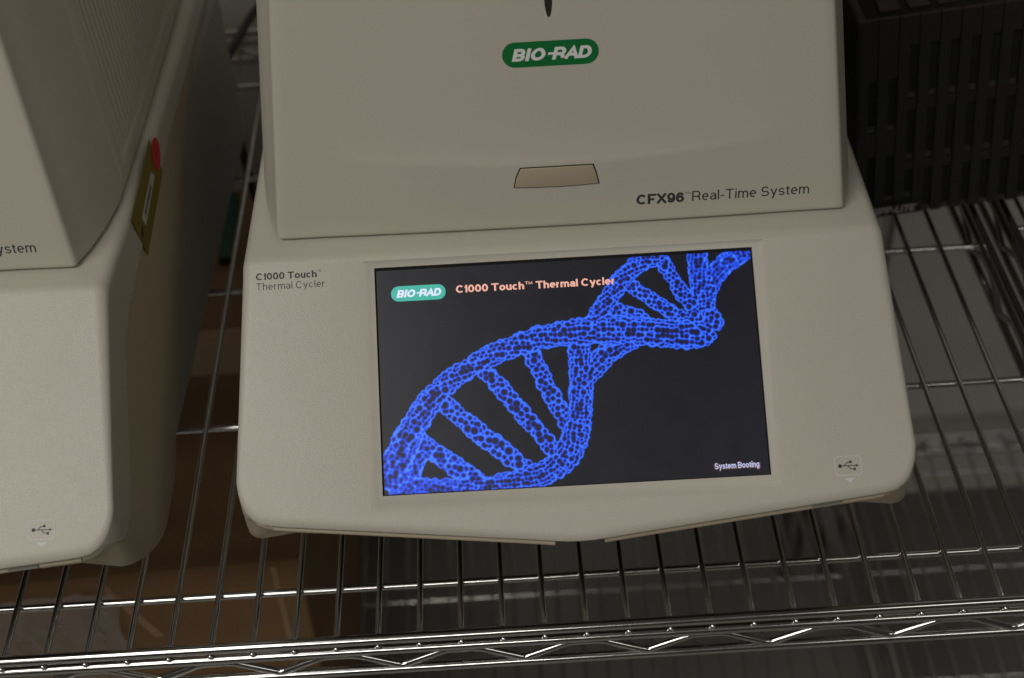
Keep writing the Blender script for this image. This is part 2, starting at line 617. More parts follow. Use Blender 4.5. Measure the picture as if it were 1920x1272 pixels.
def build_lid():
    hs = [0, 0.3, 0.8, 1.8, 3] + list(np.linspace(6, 60, 37)) + [70, 85, 100, 120, 140, 160, 175, 184, 188, 190]
    half = [(x, 'f') for x in np.linspace(0, 135, 46)]
    loops = []
    for h in hs:
        r = 0.0
        if h < 1.8:
            r = 1.5 * (1 - math.sqrt(max(0, 1 - (1 - h / 1.8) ** 2)))
        if h > 175:
            r = 15 * (1 - math.sqrt(max(0, 1 - ((h - 175) / 15) ** 2)))
        dz = h * math.sin(LEL)
        yf = LY + h * math.cos(LEL)
        pts = []
        for x, _ in half:
            xx = x * (1 - LT * h / 141)
            pts.append((xx, yf - lid_bulge(xx, h) + r, LZ + dz))
        xe = 141 - LT * h
        # rounded front corner
        for k in range(1, 6):
            a = math.pi / 2 * k / 6
            pts.append((xe - 3 + 3 * math.sin(a) - r, yf + 3 - 3 * math.cos(a) + r, LZ + dz))
        for y, w in LSIDE[0:]:
            if y < 61:
                pts.append((xe - r, yf + 3.2 + r, LZ + dz))
                continue
            ys = yf + (y - LY) * (370 - yf) / (370 - LY)
            pts.append((w - LT * h - r, ys, LZ + dz))
        for x, y in ((138, 382), (125, 388), (60, 390), (0, 390)):
            pts.append((x * (1 - LT * h / 141) - r * (x > 0), y - r, LZ + dz))
        loops.append(pts + [(-x, y, z) for x, y, z in pts[-2:0:-1]])
    v, f = [], []
    n = len(loops[0])
    for L in loops:
        v += L
    for a in range(len(loops) - 1):
        for i in range(n):
            j = (i + 1) % n
            f.append((a * n + i, a * n + j, (a + 1) * n + j, (a + 1) * n + i))
    f.append(tuple(range(n))[::-1])
    f.append(tuple(range((len(loops) - 1) * n, len(loops) * n)))
    return mesh_from(v, f, 'lid', True, LIDM, 35)


def build_vent(sgn):
    """louvred grille on the flank of the lid: a proud frame with upright ribs"""
    frame, ribs = MB(), MB()

    def slab(mb, y0, y1, h0, h1, out, back=1.0):
        vs = []
        for o in (-back, out):
            for h, y in ((h0, y0), (h0, y1), (h1, y1), (h1, y0)):
                yy = y + h * math.cos(LEL) * 0.75
                vs.append((sgn * (side_x(y, h) + o), yy, LZ + h * math.sin(LEL)))
        mb.add(vs, [(0, 1, 2, 3), (4, 7, 6, 5), (0, 4, 5, 1), (1, 5, 6, 2), (2, 6, 7, 3), (3, 7, 4, 0)])
    for a, b in ((126, 133), (341, 347)):
        slab(frame, a, b, 7, 165, 0.45)
    ys = np.linspace(133, 341, 9)
    for a, b in zip(ys[:-1], ys[1:]):
        slab(frame, a, b, 7, 13, 0.45)
        slab(frame, a, b, 159, 165, 0.45)
    y = 139.0
    while y < 336:
        slab(ribs, y, y + 4.2, 17, 155, 0.5)
        y += 6.2
    return (bevelled(frame, 'vent_frame', LIDM, 0.3, 2), ribs.mesh('vent_ribs', LIDM))


BOT = [(-56, 55), (-52, 55.5), (-46, 50.5), (-38, 43), (-27, 31.5), (-14, 20), (0, 12), (16, 6), (50, 4), (95, 33), (141, 62), (190, 87), (240, 107), (300, 124), (396, 133)]


def build_side_pod(sgn, H, loop, nor):
    """tan lower shell of one flank: follows the outline round the front corner, curls under like a sledge runner"""
    idx = [i for i in range(H) if loop[i][0] >= 118 and loop[i][1] < 391]
    v, f = [], []
    for i in idx:
        (x, y), (nx, ny) = loop[i], nor[i]
        zs = (min(interp(y, SEAM), z_top(y) - 6.5) if y > -47 else z_top(y) - 5.6) - 0.3
        zb = min(interp(y, BOT), zs - 6)
        fr = 2.4 * max(0.0, min(1.0, (-ny - .2) / .6))
        bl = 4.6 * min(1, max(0, (y + 30) / 30)) * min(1, max(0, (260 - y) / 160))
        for ins, z in ((6, zs), (1.4, zs), (0.5, zs - 0.9), (0.0, zs - 2.6), (-bl, zs * .45 + zb * .55), (0.4 - bl, zb + 4.5), (2.0 - bl * .8, zb + 1.8), (3.8 - bl * .5, zb + .4), (6, zb), (30, zb + 5)):
            uc_ = 7 * max(0.0, min(1.0, (-ny - .1) / .5)) * min(1.0, max(0.0, (zs - 2.6 - z) / 11.0))
            v.append((sgn * (x - nx * (ins + fr + uc_)), y - ny * (ins + fr + uc_), z))
    k = 10
    for a in range(len(idx) - 1):
        for b in range(k):
            c = (b + 1) % k
            f.append((a * k + b, a * k + c, (a + 1) * k + c, (a + 1) * k + b))
    f.append(tuple(range(k)))
    f.append(tuple(range((len(idx) - 1) * k, len(idx) * k)))
    return mesh_from(v, f, 'side_pod', True, TAN, 50)


def strip_along(loop, nor, i0, i1, z_of, h, out, thick):
    v, f = [], []
    idx = list(range(i0, i1 + 1))
    prof = [(-thick, 0), (out - 0.8, 0), (out, -0.8), (out, -h + 1.6), (out - 1.8, -h), (-thick, -h)]
    for i in idx:
        (x, y), (nx, ny) = loop[i], nor[i]
        for d, dz in prof:
            v.append((x + nx * d, y + ny * d, z_of(y) + dz))
    k = len(prof)
    for a in range(len(idx) - 1):
        for b in range(k):
            c = (b + 1) % k
            f.append((a * k + b, a * k + c, (a + 1) * k + c, (a + 1) * k + b))
    f.append(tuple(range(k)))
    f.append(tuple(range((len(idx) - 1) * k, len(idx) * k))[::-1])
    return v, f


# ---- the picture on the touch screen --------------------------------------
PXC = dict(H=None)


def px_to_screen(u, v):
    """photo pixel -> point of the screen plane (mm from its centre)"""
    d = fw + rt * ((u - 960) / 2700) - up * ((v - 636) / 2700)
    ps = math.radians(-0.434)
    X = Vector((math.cos(ps), math.sin(ps), 0))
    D = Vector((-math.sin(ps), math.cos(ps), 0))
    Yv = D * CE + Vector((0, 0, SE))
    N = X.cross(Yv)
    c = Vector((185.88, 34.354, ZC))
    t = (c - CAM).dot(N) / d.dot(N)
    P = CAM + d * t - c
    return P.dot(X), P.dot(Yv)


def helix_picture(W, Hh):
    """glowing beaded double helix, drawn as overlapping rim-lit beads; returns linear RGB (Hh, W, 3), row 0 at the bottom"""
    r = np.random.RandomState(3)
    mm2 = W / 185.2
    depth = np.full((Hh, W), -1e9)
    val = np.zeros((Hh, W))
    beads = []

    def strand(pts, wid, z0, rmin, rmax):
        rmin, rmax = rmin * 1.03, rmax * 1.08
        P = np.array([px_to_screen(*p) for p in pts])
        seg = np.hypot(*np.diff(P, axis=0).T)
        L = np.concatenate([[0], np.cumsum(seg)])
        wl = np.array(wid, float) if np.ndim(wid) else np.full(len(pts), float(wid))
        s, ph = 0.0, 0.0
        while s < L[-1]:
            w = np.interp(s, L, wl) / 3.93
            rm = (rmin + rmax) / 2
            rad = w / 2 - rm * .75
            nn = max(5, int(2 * math.pi * rad / (rm * 1.38)))
            for k in range(nn):
                ss = min(max(s + r.uniform(-.28, .28) * rm, 0), L[-1])
                x = np.interp(ss, L, P[:, 0]); y = np.interp(ss, L, P[:, 1])
                i = min(np.searchsorted(L, ss, 'right') - 1, len(seg) - 1)
                tx, ty = (P[i + 1] - P[i]) / max(seg[i], 1e-6)
                a = ph + 2 * math.pi * (k + r.uniform(-.16, .16)) / nn
                off, zz = math.sin(a) * rad, math.cos(a) * rad
                beads.append((x - ty * off, y + tx * off, z0 + zz, r.uniform(rmin, rmax) * r.choice([.75, 1, 1, 1.1])))
            s += rm * 1.28
            ph += .5
    C = lambda *p: [(690 + a / 2.43, 440 + b / 2.43) for a, b in p]
    # rungs behind the backbones
    strand(C((1100, 330), (1180, 350), (1270, 390)), 30, -4, 1.4, 2.3)
    strand(C((1180, 210), (1260, 270), (1350, 325), (1430, 375), (1500, 400)), 28, -3, 1.3, 2.1)
    strand(C((1335, 100), (1390, 190), (1440, 270), (1500, 360)), 28, -3, 1.3, 2.1)
    strand(C((1500, 70), (1510, 180), (1520, 270), (1545, 390)), 38, -5, 1.1, 1.7)
    strand(C((1730, 70), (1690, 90), (1620, 130), (1570, 190), (1545, 280), (1545, 390)), [24, 34, 40, 40, 34, 34], -6, 1.1, 1.7)
    strand(C((735, 520), (790, 640), (840, 735), (890, 830), (940, 910)), 31, -3, 1.5, 2.4)
    strand(C((530, 620), (640, 740), (720, 840), (800, 930), (870, 1010)), 31, -3, 1.5, 2.5)
    strand(C((340, 770), (450, 860), (550, 940), (640, 1010), (740, 1080)), 35, -3, 1.5, 2.6)
    strand(C((220, 940), (320, 1010), (420, 1080), (520, 1140)), 36, -3, 1.5, 2.5)
    strand(C((175, 1170), (190, 1080), (235, 960)), 36, -4, 1.4, 2.2)
    # backbones
    strand(C((1040, 390), (1060, 340), (1100, 280), (1150, 205), (1205, 145), (1270, 100), (1350, 80)), [40, 38, 36, 36, 36, 38, 38], -1, 1.2, 1.9)
    strand(C((960, 470), (962, 560), (970, 640), (970, 710), (965, 790), (955, 870), (935, 950), (895, 1020), (840, 1070), (760, 1105), (660, 1130), (520, 1160), (400, 1165), (280, 1165), (100, 1165)),
           [44, 42, 42, 44, 44, 50, 52, 50, 46, 42, 40, 40, 40, 40, 60], -1, 1.1, 1.9)
    strand(C((1010, 650), (1045, 585), (1095, 530), (1150, 490), (1230, 470)), [30, 38, 44, 42, 36], -2, 1.2, 2.0)
    strand(C((95, 1150), (115, 1060), (160, 950), (215, 850), (290, 735), (370, 665), (460, 600), (560, 545), (680, 495), (800, 460), (920, 440), (1030, 428), (1120, 428), (1230, 432), (1350, 444), (1450, 452), (1520, 452), (1568, 425), (1575, 385), (1560, 340)),
           [66, 58, 52, 48, 44, 40, 40, 40, 42, 44, 48, 52, 56, 54, 54, 54, 50, 40, 34, 30], 2, 1.3, 2.2)
    yy, xx = np.mgrid[0:Hh, 0:W]
    for bx, by, bz, br in beads:
        cx, cy, cr = bx * mm2 + W / 2, by * mm2 + Hh / 2, br * mm2
        x0, x1 = int(max(0, cx - cr - 1)), int(min(W, cx + cr + 2))
        y0, y1 = int(max(0, cy - cr - 1)), int(min(Hh, cy + cr + 2))
        if x1 <= x0 or y1 <= y0:
            continue
        q = ((xx[y0:y1, x0:x1] - cx) ** 2 + (yy[y0:y1, x0:x1] - cy) ** 2) / cr ** 2
        ins = q < 1
        zz = bz + br * np.sqrt(np.clip(1 - q, 0, 1))
        front = ins & (zz > depth[y0:y1, x0:x1])
        sub_d, sub_v = depth[y0:y1, x0:x1], val[y0:y1, x0:x1]
        sub_d[front] = zz[front]
        sub_v[front] = (np.clip((q - .22) / .62, 0, 1) ** 1.25)[front]
    cover = (depth > -1e8).astype(float)
    k = np.array([.22, .56, .22])
    def blur(a, kk):
        a = np.apply_along_axis(lambda q: np.convolve(q, kk, 'same'), 0, a)
        return np.apply_along_axis(lambda q: np.convolve(q, kk, 'same'), 1, a)
    val = blur(val, k)
    glow = blur(val, np.ones(7) / 7)
    # soften towards the near corner where the picture itself is out of focus
    fx, fy = xx / W, yy / Hh
    soft = np.clip(1 - np.hypot(fx * 1.7, fy * 1.5) * 1.5, 0, 1)
    soft = np.maximum(soft, np.clip(1 - np.hypot((1 - fx) * 1.7, (1 - fy) * 1.5) * 2.4, 0, .6))
    vb = blur(val, np.ones(5) / 5)
    val = val * (1 - soft) + vb * soft * 1.12
    cov = blur(cover, k)
    out = np.zeros((Hh, W, 3))
    base = np.array([0.0042, 0.0046, 0.0095])
    dark = np.array([0.006, 0.008, 0.030])
    hi = np.array([0.038, 0.175, 1.0])
    mid = np.array([0.012, 0.062, 0.80])
    t = np.clip(val * 1.5 - .05, 0, 1)[..., None]
    c = np.where(t < .5, dark + (mid - dark) * (t / .5), mid + (hi - mid) * ((t - .5) / .5))
    c = c + np.array([0.05, 0.14, 0.10]) * (np.clip(soft, 0, 1) * (val > .6))[..., None] * .7
    out = base * (1 - cov[..., None]) + c * cov[..., None]
    # faint dead-pixel specks and a frame-edge of unlit pixels
    return out


def build_display():
    W, Hh = 600, 360
    img = helix_picture(W, Hh)
    xs = np.linspace(-91.8, 91.9, W)
    ts = np.linspace(-55.3, 54.4, Hh)
    X, T = np.meshgrid(xs, ts)
    off = -0.9
    co = np.stack([X, T * CE - off * SE, ZC + T * SE + off * CE], -1).reshape(-1, 3) * S
    idx = np.arange(W * Hh).reshape(Hh, W)
    q = np.stack([idx[:-1, :-1], idx[:-1, 1:], idx[1:, 1:], idx[1:, :-1]], -1).reshape(-1, 4)
    me = bpy.data.meshes.new('display')
    me.vertices.add(len(co)); me.vertices.foreach_set('co', co.astype(np.float32).ravel())
    me.loops.add(q.size); me.loops.foreach_set('vertex_index', q.astype(np.int32).ravel())
    me.polygons.add(len(q))
    me.polygons.foreach_set('loop_start', np.arange(0, q.size, 4, dtype=np.int32))
    me.update(calc_edges=True)
    at = me.color_attributes.new('picture', 'FLOAT_COLOR', 'POINT')
    rgba = np.ones((W * Hh, 4), np.float32)
    rgba[:, :3] = img.reshape(-1, 3)
    at.data.foreach_set('color', rgba.ravel())
    me.materials.append(DISPLAY)
    return me


def usb_symbol(cx, cy, w):
    """trident symbol as flat polygons, w = overall length"""
    k = w / 10.0
    P = []
    def q(*pts): P.append([(cx + x * k, cy + y * k) for x, y in pts])
    def bar(path, t):
        for (x0, y0), (x1, y1) in zip(path, path[1:]):
            dx, dy = x1 - x0, y1 - y0
            l = math.hypot(dx, dy); nx, ny = -dy / l * t / 2, dx / l * t / 2
            q((x0 + nx, y0 + ny), (x0 - nx, y0 - ny), (x1 - nx, y1 - ny), (x1 + nx, y1 + ny))
    P.append([(cx + x * k, cy + y * k) for x, y in disc2(-4.1, 0, 0.95, 16)])
    bar([(-4, 0), (4.0, 0)], 0.42)
    q((3.8, .75), (3.8, -.75), (5.1, 0))
    bar([(-1.9, 0), (-1.2, .9), (-.4, 1.55), (.9, 1.75)], 0.42)
    P.append([(cx + x * k, cy + y * k) for x, y in disc2(1.2, 1.8, 0.68, 14)])
    bar([(-.3, 0), (.4, -.9), (1.2, -1.55), (2.8, -1.75)], 0.42)
    q((2.5, -1.1), (2.5, -2.4), (3.6, -2.4), (3.6, -1.1))
    return P


def biorad(x0, x1, y0, y1, w=0.235):
    """lettering of the logo: two slanted words joined by a bar"""
    W = x1 - x0
    a = text_fit('BIO', x0, x0 + W * .425, y0, y1 - y0, w, 0.22, 0.06)
    b = text_fit('RAD', x0 + W * .50, x1, y0, y1 - y0, w, 0.22, -0.02)
    h = y1 - y0
    bar = [(5, [(x0 + W * .452, y0 + h * .40), (x0 + W * .555, y0 + h * .40), (x0 + W * .562, y0 + h * .60), (x0 + W * .459, y0 + h * .60)])]
    return [a, b, bar], []


def lidpt(off):
    def g(x, h, e=0):
        return on_lid(x, h, lid_bulge(x, h) / math.sin(LEL) + off + e)
    return g


def build_cycler(name):
    root = empty(name, (0, 0, 0))
    me, (H, loop, nor) = build_upper_case()
    uc = obj('upper_case', me, root)
    pan = lambda off: (lambda x, t, e=0: on_panel(x, t, RAISE + off + e))
    obj('lettering', flat_mesh('lettering', INK, pan(0.04), texts=[
        text_fit('C1000 Touch', -150.4, -120.6, 52.5, 3.5, 0.185),
        text_fit('TM', -120.3, -118.3, 55.1, 0.95, 0.15),
        text_fit('Thermal Cycler', -150.4, -117.0, 47.5, 3.5, 0.10)]), uc)
    obj('usb_symbol', flat_mesh('usb_symbol', INK, pan(0.04), polys=usb_symbol(128.9, -53.7, 9.6)), uc)
    ring = pill2(122.4, 135.2, -58.4, -49.0, 2.0)
    inner = pill2(122.78, 134.82, -58.02, -49.38, 1.65)
    rp = [[ring[i], ring[(i + 1) % len(ring)], inner[(i + 1) % len(ring)], inner[i]] for i in range(len(ring))]
    obj('usb_frame', flat_mesh('usb_frame', UPRINT, pan(0.04), polys=rp + [[(126.4, -59.6), (131.6, -59.4), (129.2, -61.8)]]), uc)

    # touch screen with its picture and lettering
    obj('screen_border', flat_mesh('screen_border', SLOT, lambda x, t, e=0: on_panel(x, t, -1.2),
        polys=[[(-92.6, -55.8), (92.6, -55.8), (92.6, 55.8), (-92.6, 55.8)]]), root)
    disp = obj('touch_screen', build_display(), root)
    sc = lambda off: (lambda x, t, e=0: on_panel(x, t, -0.9 + off + e))
    obj('screen_badge', flat_mesh('screen_badge', TEAL, sc(0.05), polys=[pill2(-84.9, -58.2, 38.6, 46.2, 3.7)]), disp)
    tx, bars = biorad(-82.3, -60.3, 40.5, 44.3)
    obj('screen_badge_lettering', flat_mesh('screen_badge_lettering', SWHITE, sc(0.08), polys=bars, texts=tx), disp)
    obj('screen_title', flat_mesh('screen_title', SPEACH, sc(0.06), texts=[
        text_fit('C1000 Touch', -53.1, -19.7, 41.3, 3.75, 0.19),
        text_fit('TM', -19.2, -15.6, 43.6, 1.45, 0.17),
        text_fit('Thermal Cycler', -14.0, 24.4, 41.2, 3.75, 0.19)]), disp)
    obj('screen_status_halo', flat_mesh('screen_status_halo', SHALO, sc(0.05), texts=[
        text_fit('System Booting', 65.7, 87.9, -52.0, 3.4, 0.40)]), disp)
    obj('screen_status', flat_mesh('screen_status', SBOOT, sc(0.12), texts=[
        text_fit('System Booting', 66.3, 87.3, -51.6, 2.75, 0.125)]), disp)

    # optical lid
    lid = obj('lid', build_lid(), root)
    lp = lidpt
    obj('logo_badge', flat_mesh('logo_badge', GREEN, lp(0.05), polys=[pill2(-24.1, 20.9, 82.4, 94.6, 6.0)]), lid)
    tx, bars = biorad(-19.8, 17.7, 85.4, 91.4)
    obj('logo_lettering', flat_mesh('logo_lettering', WPRINT, lp(0.10), polys=bars, texts=tx), lid)
    obj('lettering', flat_mesh('lettering', INK, lp(0.06), texts=[
        text_fit('CFX96', 37.6, 61.0, 9.4, 5.4, 0.205),
        text_fit('TM', 61.4, 64.2, 13.6, 1.1, 0.12),
        text_fit('Real-Time System', 65.0, 122.6, 9.6, 5.3, 0.112)]), lid)
    btn = [(-18.2, 32.4), (16.6, 32.4), (18.1, 28.0), (19.2, 22.6), (10, 22.2), (-1, 22.0), (-12, 22.2), (-21.6, 22.6), (-20.4, 28.0)]
    cx, cy = -0.9, 27
    gap = [(cx + (x - cx) * 1.028, cy + (y - cy) * 1.09) for x, y in btn]
    obj('button_gap', flat_mesh('button_gap', GAP, lp(0.05), polys=[gap]), lid)
    bmx = MB()
    g0, g1 = lp(0.02), lp(0.75)
    k = len(btn)
    bmx.add([g0(*p) for p in btn] + [g1(*p) for p in btn],
            [tuple(range(k)), tuple(range(k, 2 * k))] + [(i, (i + 1) % k, k + (i + 1) % k, k + i) for i in range(k)])
    obj('latch_button', bevelled(bmx, 'latch_button', TAN, 0.45, 3, 50), lid)
    obj('indicator_lens', flat_mesh('indicator_lens', mat('lens_dark', (0.03, 0.028, 0.025), 0.25), lp(0.06),
        polys=[[(-1.7 + 2.0 * math.cos(a) * (1 if math.sin(a) > 0 else .95), 116 + 10.4 * math.sin(a)) for a in np.linspace(0, 2 * math.pi, 28)[:-1]]]), lid)
    for s in (1, -1):
        a, b = build_vent(s)
        fr = obj('vent_frame', a, lid)
        obj('vent_ribs', b, lid)

    # lower body
    for sg in (1, -1):
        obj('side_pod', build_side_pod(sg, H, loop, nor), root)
    cb = MB().box(-157.2, 157.2, 42, 391, 6, 125)
    obj('chassis', bevelled(cb, 'chassis', CHASSIS, 5, 3), root)
    zf = lambda y: z_top(y) - 6.0
    i0 = next(i for i in range(H) if loop[i][0] > 10)
    i1 = next(i for i in range(H) if loop[i][0] > 145)
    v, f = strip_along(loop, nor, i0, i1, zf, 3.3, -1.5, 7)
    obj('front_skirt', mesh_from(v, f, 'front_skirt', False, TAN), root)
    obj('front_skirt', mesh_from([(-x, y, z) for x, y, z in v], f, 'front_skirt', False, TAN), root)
    v, f = strip_along(loop, nor, i1 - 3, i1 - 2, lambda y: z_top(y) - 6.1, 1.0, -0.9, 3)
    obj('port_cover', mesh_from(v, f, 'port_cover', False, CHASSIS), root)
    for s in (-1, 1):
        for y in (30, 360):
            ft = MB().tube([(0, 0, 1.5), (0, 0, 8)], [11, 13], 20)
            obj('foot', ft.mesh('foot', RUBBER, True, 40), root, (s * 140, y, 0))
    return root


def children(o):
    return [c for c in bpy.data.objects if c.parent == o]


def copy_tree(o, parent=None):
    c = o.copy()
    COL.objects.link(c)
    c.parent = parent
    for ch in children(o):
        copy_tree(ch, c)
    return c


# ------------------------------------------------------------------ the setting
def struct(name, mb, material):
    o = obj(name, mb.mesh(name, material))
    o['kind'] = 'structure'
    return o


ZFLOOR = -720
struct('floor', MB().box(-2600, 2600, -2600, 700, ZFLOOR - 40, ZFLOOR), FLOOR)
struct('wall', MB().box(-2600, 2600, 660, 720, ZFLOOR + 1, 1400), WALL)

# ------------------------------------------------------------------ wire shelving
PITCHW = 20.8
YFR, YBK = -38.6, 562.0
WR, CR, RR = 1.6, 2.0, 2.7


def zigzag(along, a, b, p0, zt, zb, period, r):
    """snake wire between the two lower rails; along 'x' or 'y', p0 = the fixed coordinate"""
    pts = []
    n = int(round((b - a) / period))
    per = (b - a) / n
    for k in range(n):
        s = a + k * per
        for du, w in ((0.0, 1), (0.10, 1), (0.15, .94), (0.455, .05), (0.485, 0.0), (0.515, 0.0), (0.545, .05), (0.85, .94), (0.90, 1)):
            z = zb + (zt - zb) * w
            pts.append((s + du * per, p0, z) if along == 'x' else (p0, s + du * per, z))
    return MB().tube(pts, r, 10)


def make_unit(name, x0, x1, wire_x, cross_top, cross_low, label):
    root = empty(name, (x0, YFR, ZFLOOR))
    tag(root, label, 'shelving', 'wire shelving units standing side by side')
    ox, oy, oz = x0, YFR, ZFLOOR
    post = MB()
    post.tube([(0, 0, 0), (0, 0, 30)], 9, 16).tube([(0, 0, 30), (0, 0, 1500)], 12.7, 20)
    for k in range(56):
        post.tube([(0, 0, 40 + k * 25.4), (0, 0, 42 + k * 25.4)], 12.95, 20)
    pme = post.mesh('post', CHROME_D, True, 40)
    for px in (x0 + 12, x1 - 12):
        for py in (YFR + 13, YBK - 13):
            obj('post', pme, root, (px - ox, py - oy, 0))
    wire = MB().tube([(0, YFR - 2.4, 0), (0, YFR - 1.6, 0), (0, YBK + 1.6, 0), (0, YBK + 2.4, 0)], [WR * .6, WR, WR, WR * .6], 10).mesh('wire', CHROME, True, 50)
    cross = MB().tube([(x0 - 0.5, 0, 0), (x1 + 0.5, 0, 0)], CR, 12).mesh('cross_wire', CHROME, True, 50)
    railx = MB().tube([(x0 - 2, 0, 0), (x1 + 2, 0, 0)], RR, 14).mesh('rail', CHROME, True, 50)
    raily = MB().tube([(0, YFR - 2, 0), (0, YBK + 2, 0)], RR, 14).mesh('rail', CHROME, True, 50)
    zt, zb = -3.9, -20.6
    ph = 94 + 61.7 / 2
    k0 = math.ceil((x0 + 14 - ph) / 61.7)
    k1 = math.floor((x1 - 14 - ph) / 61.7)
    zx = zigzag('x', ph + k0 * 61.7, ph + k1 * 61.7, 0, zt - 3.4, zb + 3.2, 61.7, 2.0).mesh('snake_wire', CHROME, True, 50)
    zy = zigzag('y', YFR + 6, YBK - 6, 0, zt - 3.4, zb + 3.2, 62.4, 2.0).mesh('snake_wire', CHROME, True, 50)
    collar = MB().tube([(0, 0, -22), (0, 0, 6)], [17, 15.5], 20).mesh('corner_collar', CHROME_D, True, 40)
    for zs, crosses in ((0.0, cross_top), (-523.0, cross_low)):
        sh = bpy.data.objects.new('shelf', collar)
        COL.objects.link(sh)
        sh.parent = root
        base = Vector((x0 + 12 - ox, YFR + 13 - oy, zs - oz))
        sh.location = base * S
        def put(nm, me, x, y, z):
            o = bpy.data.objects.new(nm, me)
            COL.objects.link(o)
            o.parent = sh
            o.location = ((x - ox - base[0]) * S, (y - oy - base[1]) * S, (z + zs - oz - base[2]) * S)
        for px, py in ((x1 - 12, YFR + 13), (x0 + 12, YBK - 13), (x1 - 12, YBK - 13)):
            put('corner_collar', collar, px, py, 0)
        for x in wire_x:
            put('wire', wire, x, 0, 0)
        for y in crosses:
            put('cross_wire', cross, 0, y, -3.6)
        for y in (YFR, YBK):
            for z in (4.3, -3.9 - 0.4, zb):
                put('rail', railx, 0, y, z)
            put('snake_wire', zx, 0, y, 0)
        for x in (x0, x1):
            for z in (5.4, -3.9, zb):
                put('rail', raily, x, 0, z)
            put('snake_wire', zy, x, 0, 0)
    return root


XA1 = 22.35 * PITCHW
make_unit('wire_shelving_unit', XA1 - 1219, XA1, [n * PITCHW for n in range(-35, 22)], (0, 123, 246.5, 370, 493), (25, 148, 271, 394, 517),
          'chrome wire shelving unit carrying the two beige instruments and a cardboard box')
XB0 = XA1 + 21
make_unit('wire_shelving_unit', XB0, XB0 + 610, [XB0 + 13 + n * PITCHW for n in range(0, 29)], (22, 145, 262, 385, 508), (25, 148, 271, 394, 517),
          'empty neighbouring chrome wire shelving unit that the black box leans onto')

# ------------------------------------------------------------------ the two instruments
R_POSE = (185.88, 34.354, math.radians(-0.434))
L_POSE = (-194.16, 28.29, math.radians(-1.918))
first = build_cycler('thermal_cycler')
second = copy_tree(first)
for o, (x, y, a) in ((first, R_POSE), (second, L_POSE)):
    o.location = (x * S, y * S, 1.6 * S * 0)
    o.rotation_euler = (0, 0, a)
tag(first, 'beige thermal cycler with blue double helix lit on its touchscreen', 'lab instrument', 'thermal cyclers on the wire shelf')
tag(second, 'beige thermal cycler with yellow asset label and red dot on its flank', 'lab instrument', 'thermal cyclers on the wire shelf')


# asset label on the flank of the second instrument
def flank(off):
    def g(y, z, e=0):
        return (158.35 + off + e, y, z)
    return g


lab = flat_mesh('asset_label', LABELY, flank(0.10), polys=[[(163.5, 156.2), (173.9, 127.6), (113.7, 115.8), (104.4, 146.2)]])
al = obj('asset_label', lab, second)
al['label'] = 'olive yellow asset label'
strip = [(153.2, 142.2), (157.7, 136.3), (123, 128.9), (119.2, 136.5)]
obj('label_strip', flat_mesh('label_strip', PAPER, flank(0.22), polys=[strip]), al)
num = [(k, [(126 + x * .977 + y * .3, 132.2 + x * .16 + y) for x, y in q]) for k, q in text_fit('80S010E08', 0, 22, 0, 3.4, 0.16)]
obj('label_number', flat_mesh('label_number', INK, flank(0.3), texts=[num]), al)
obj('label_emblem', flat_mesh('label_emblem', INK, flank(0.22), polys=[
    [(112.5, 131.4), (117.6, 133.6), (118.2, 131.2), (113.1, 129.0)], [(112.2, 128.2), (116.6, 130.0), (116.9, 129.0), (112.5, 127.2)]]), al)
dot = [(169.5 + 9.0 * math.cos(a), 142.6 + 9.0 * math.sin(a)) for a in np.linspace(0, 2 * math.pi, 33)[:-1]]
ds = obj('red_sticker', flat_mesh('red_sticker', REDS, flank(0.35), polys=[dot]), second)
ds['label'] = 'round red sticker'
wr = [(k, [(166 + x, 141.5 + y + .2 * x) for x, y in q]) for k, q in text_fit('2mj', 0, 7, 0, 2.4, 0.12)]
obj('sticker_writing', flat_mesh('sticker_writing', INK, flank(0.45), texts=[wr]), ds)


# ------------------------------------------------------------------ the black power unit leaning on the side rails
TILT = math.radians(5.62)
UX, UY, UZ = 386.5, 269.0, 1.9
ups = empty('backup_power_unit', (UX, UY, UZ), rot=(0, -TILT, math.radians(-0.6)))
tag(ups, 'black slotted backup power unit leaning across the shelf side rails', 'power unit')
UW, UD, UH = 262, 250, 150
GP = 12.06
G0 = 12.8                                      # first groove, from the left end
body = MB().box(5, UW - 5, 3.4, UD, 4, UH - 3)
obj('housing', bevelled(body, 'housing', SLOT, 3, 3), ups)
# rounded left cheek and right cheek of the fascia
for xa, xb in ((0, G0 - GP * .5 - .3), (G0 + 20 * GP - GP * .5, UW)):
    b = MB().box(xa, xb, 0, UD - 4, 3, UH)
    obj('cheek', bevelled(b, 'cheek', BLACK, 3.2, 4), ups)


def slat_mesh(slots, w):
    """one upright slat of the fascia, pierced by slots along its right edge; slots = [(z0, z1)]"""
    mb = MB()
    sw = 4.9
    zs = [4.0]
    mb.box(0, w - sw, 0, 3, 4, UH)
    z = 4.0
    for a, b in sorted(slots):
        if a > z:
            mb.box(w - sw, w, 0, 3, z, a)
        # little sloping sill at the foot of the slot
        mb.prism([(1.4, a), (3.0, a), (3.0, a + 3.6)], 'x', w - sw, w)
        z = b
    mb.box(w - sw, w, 0, 3, z, UH)
    return mb.mesh('slat', BLACK)


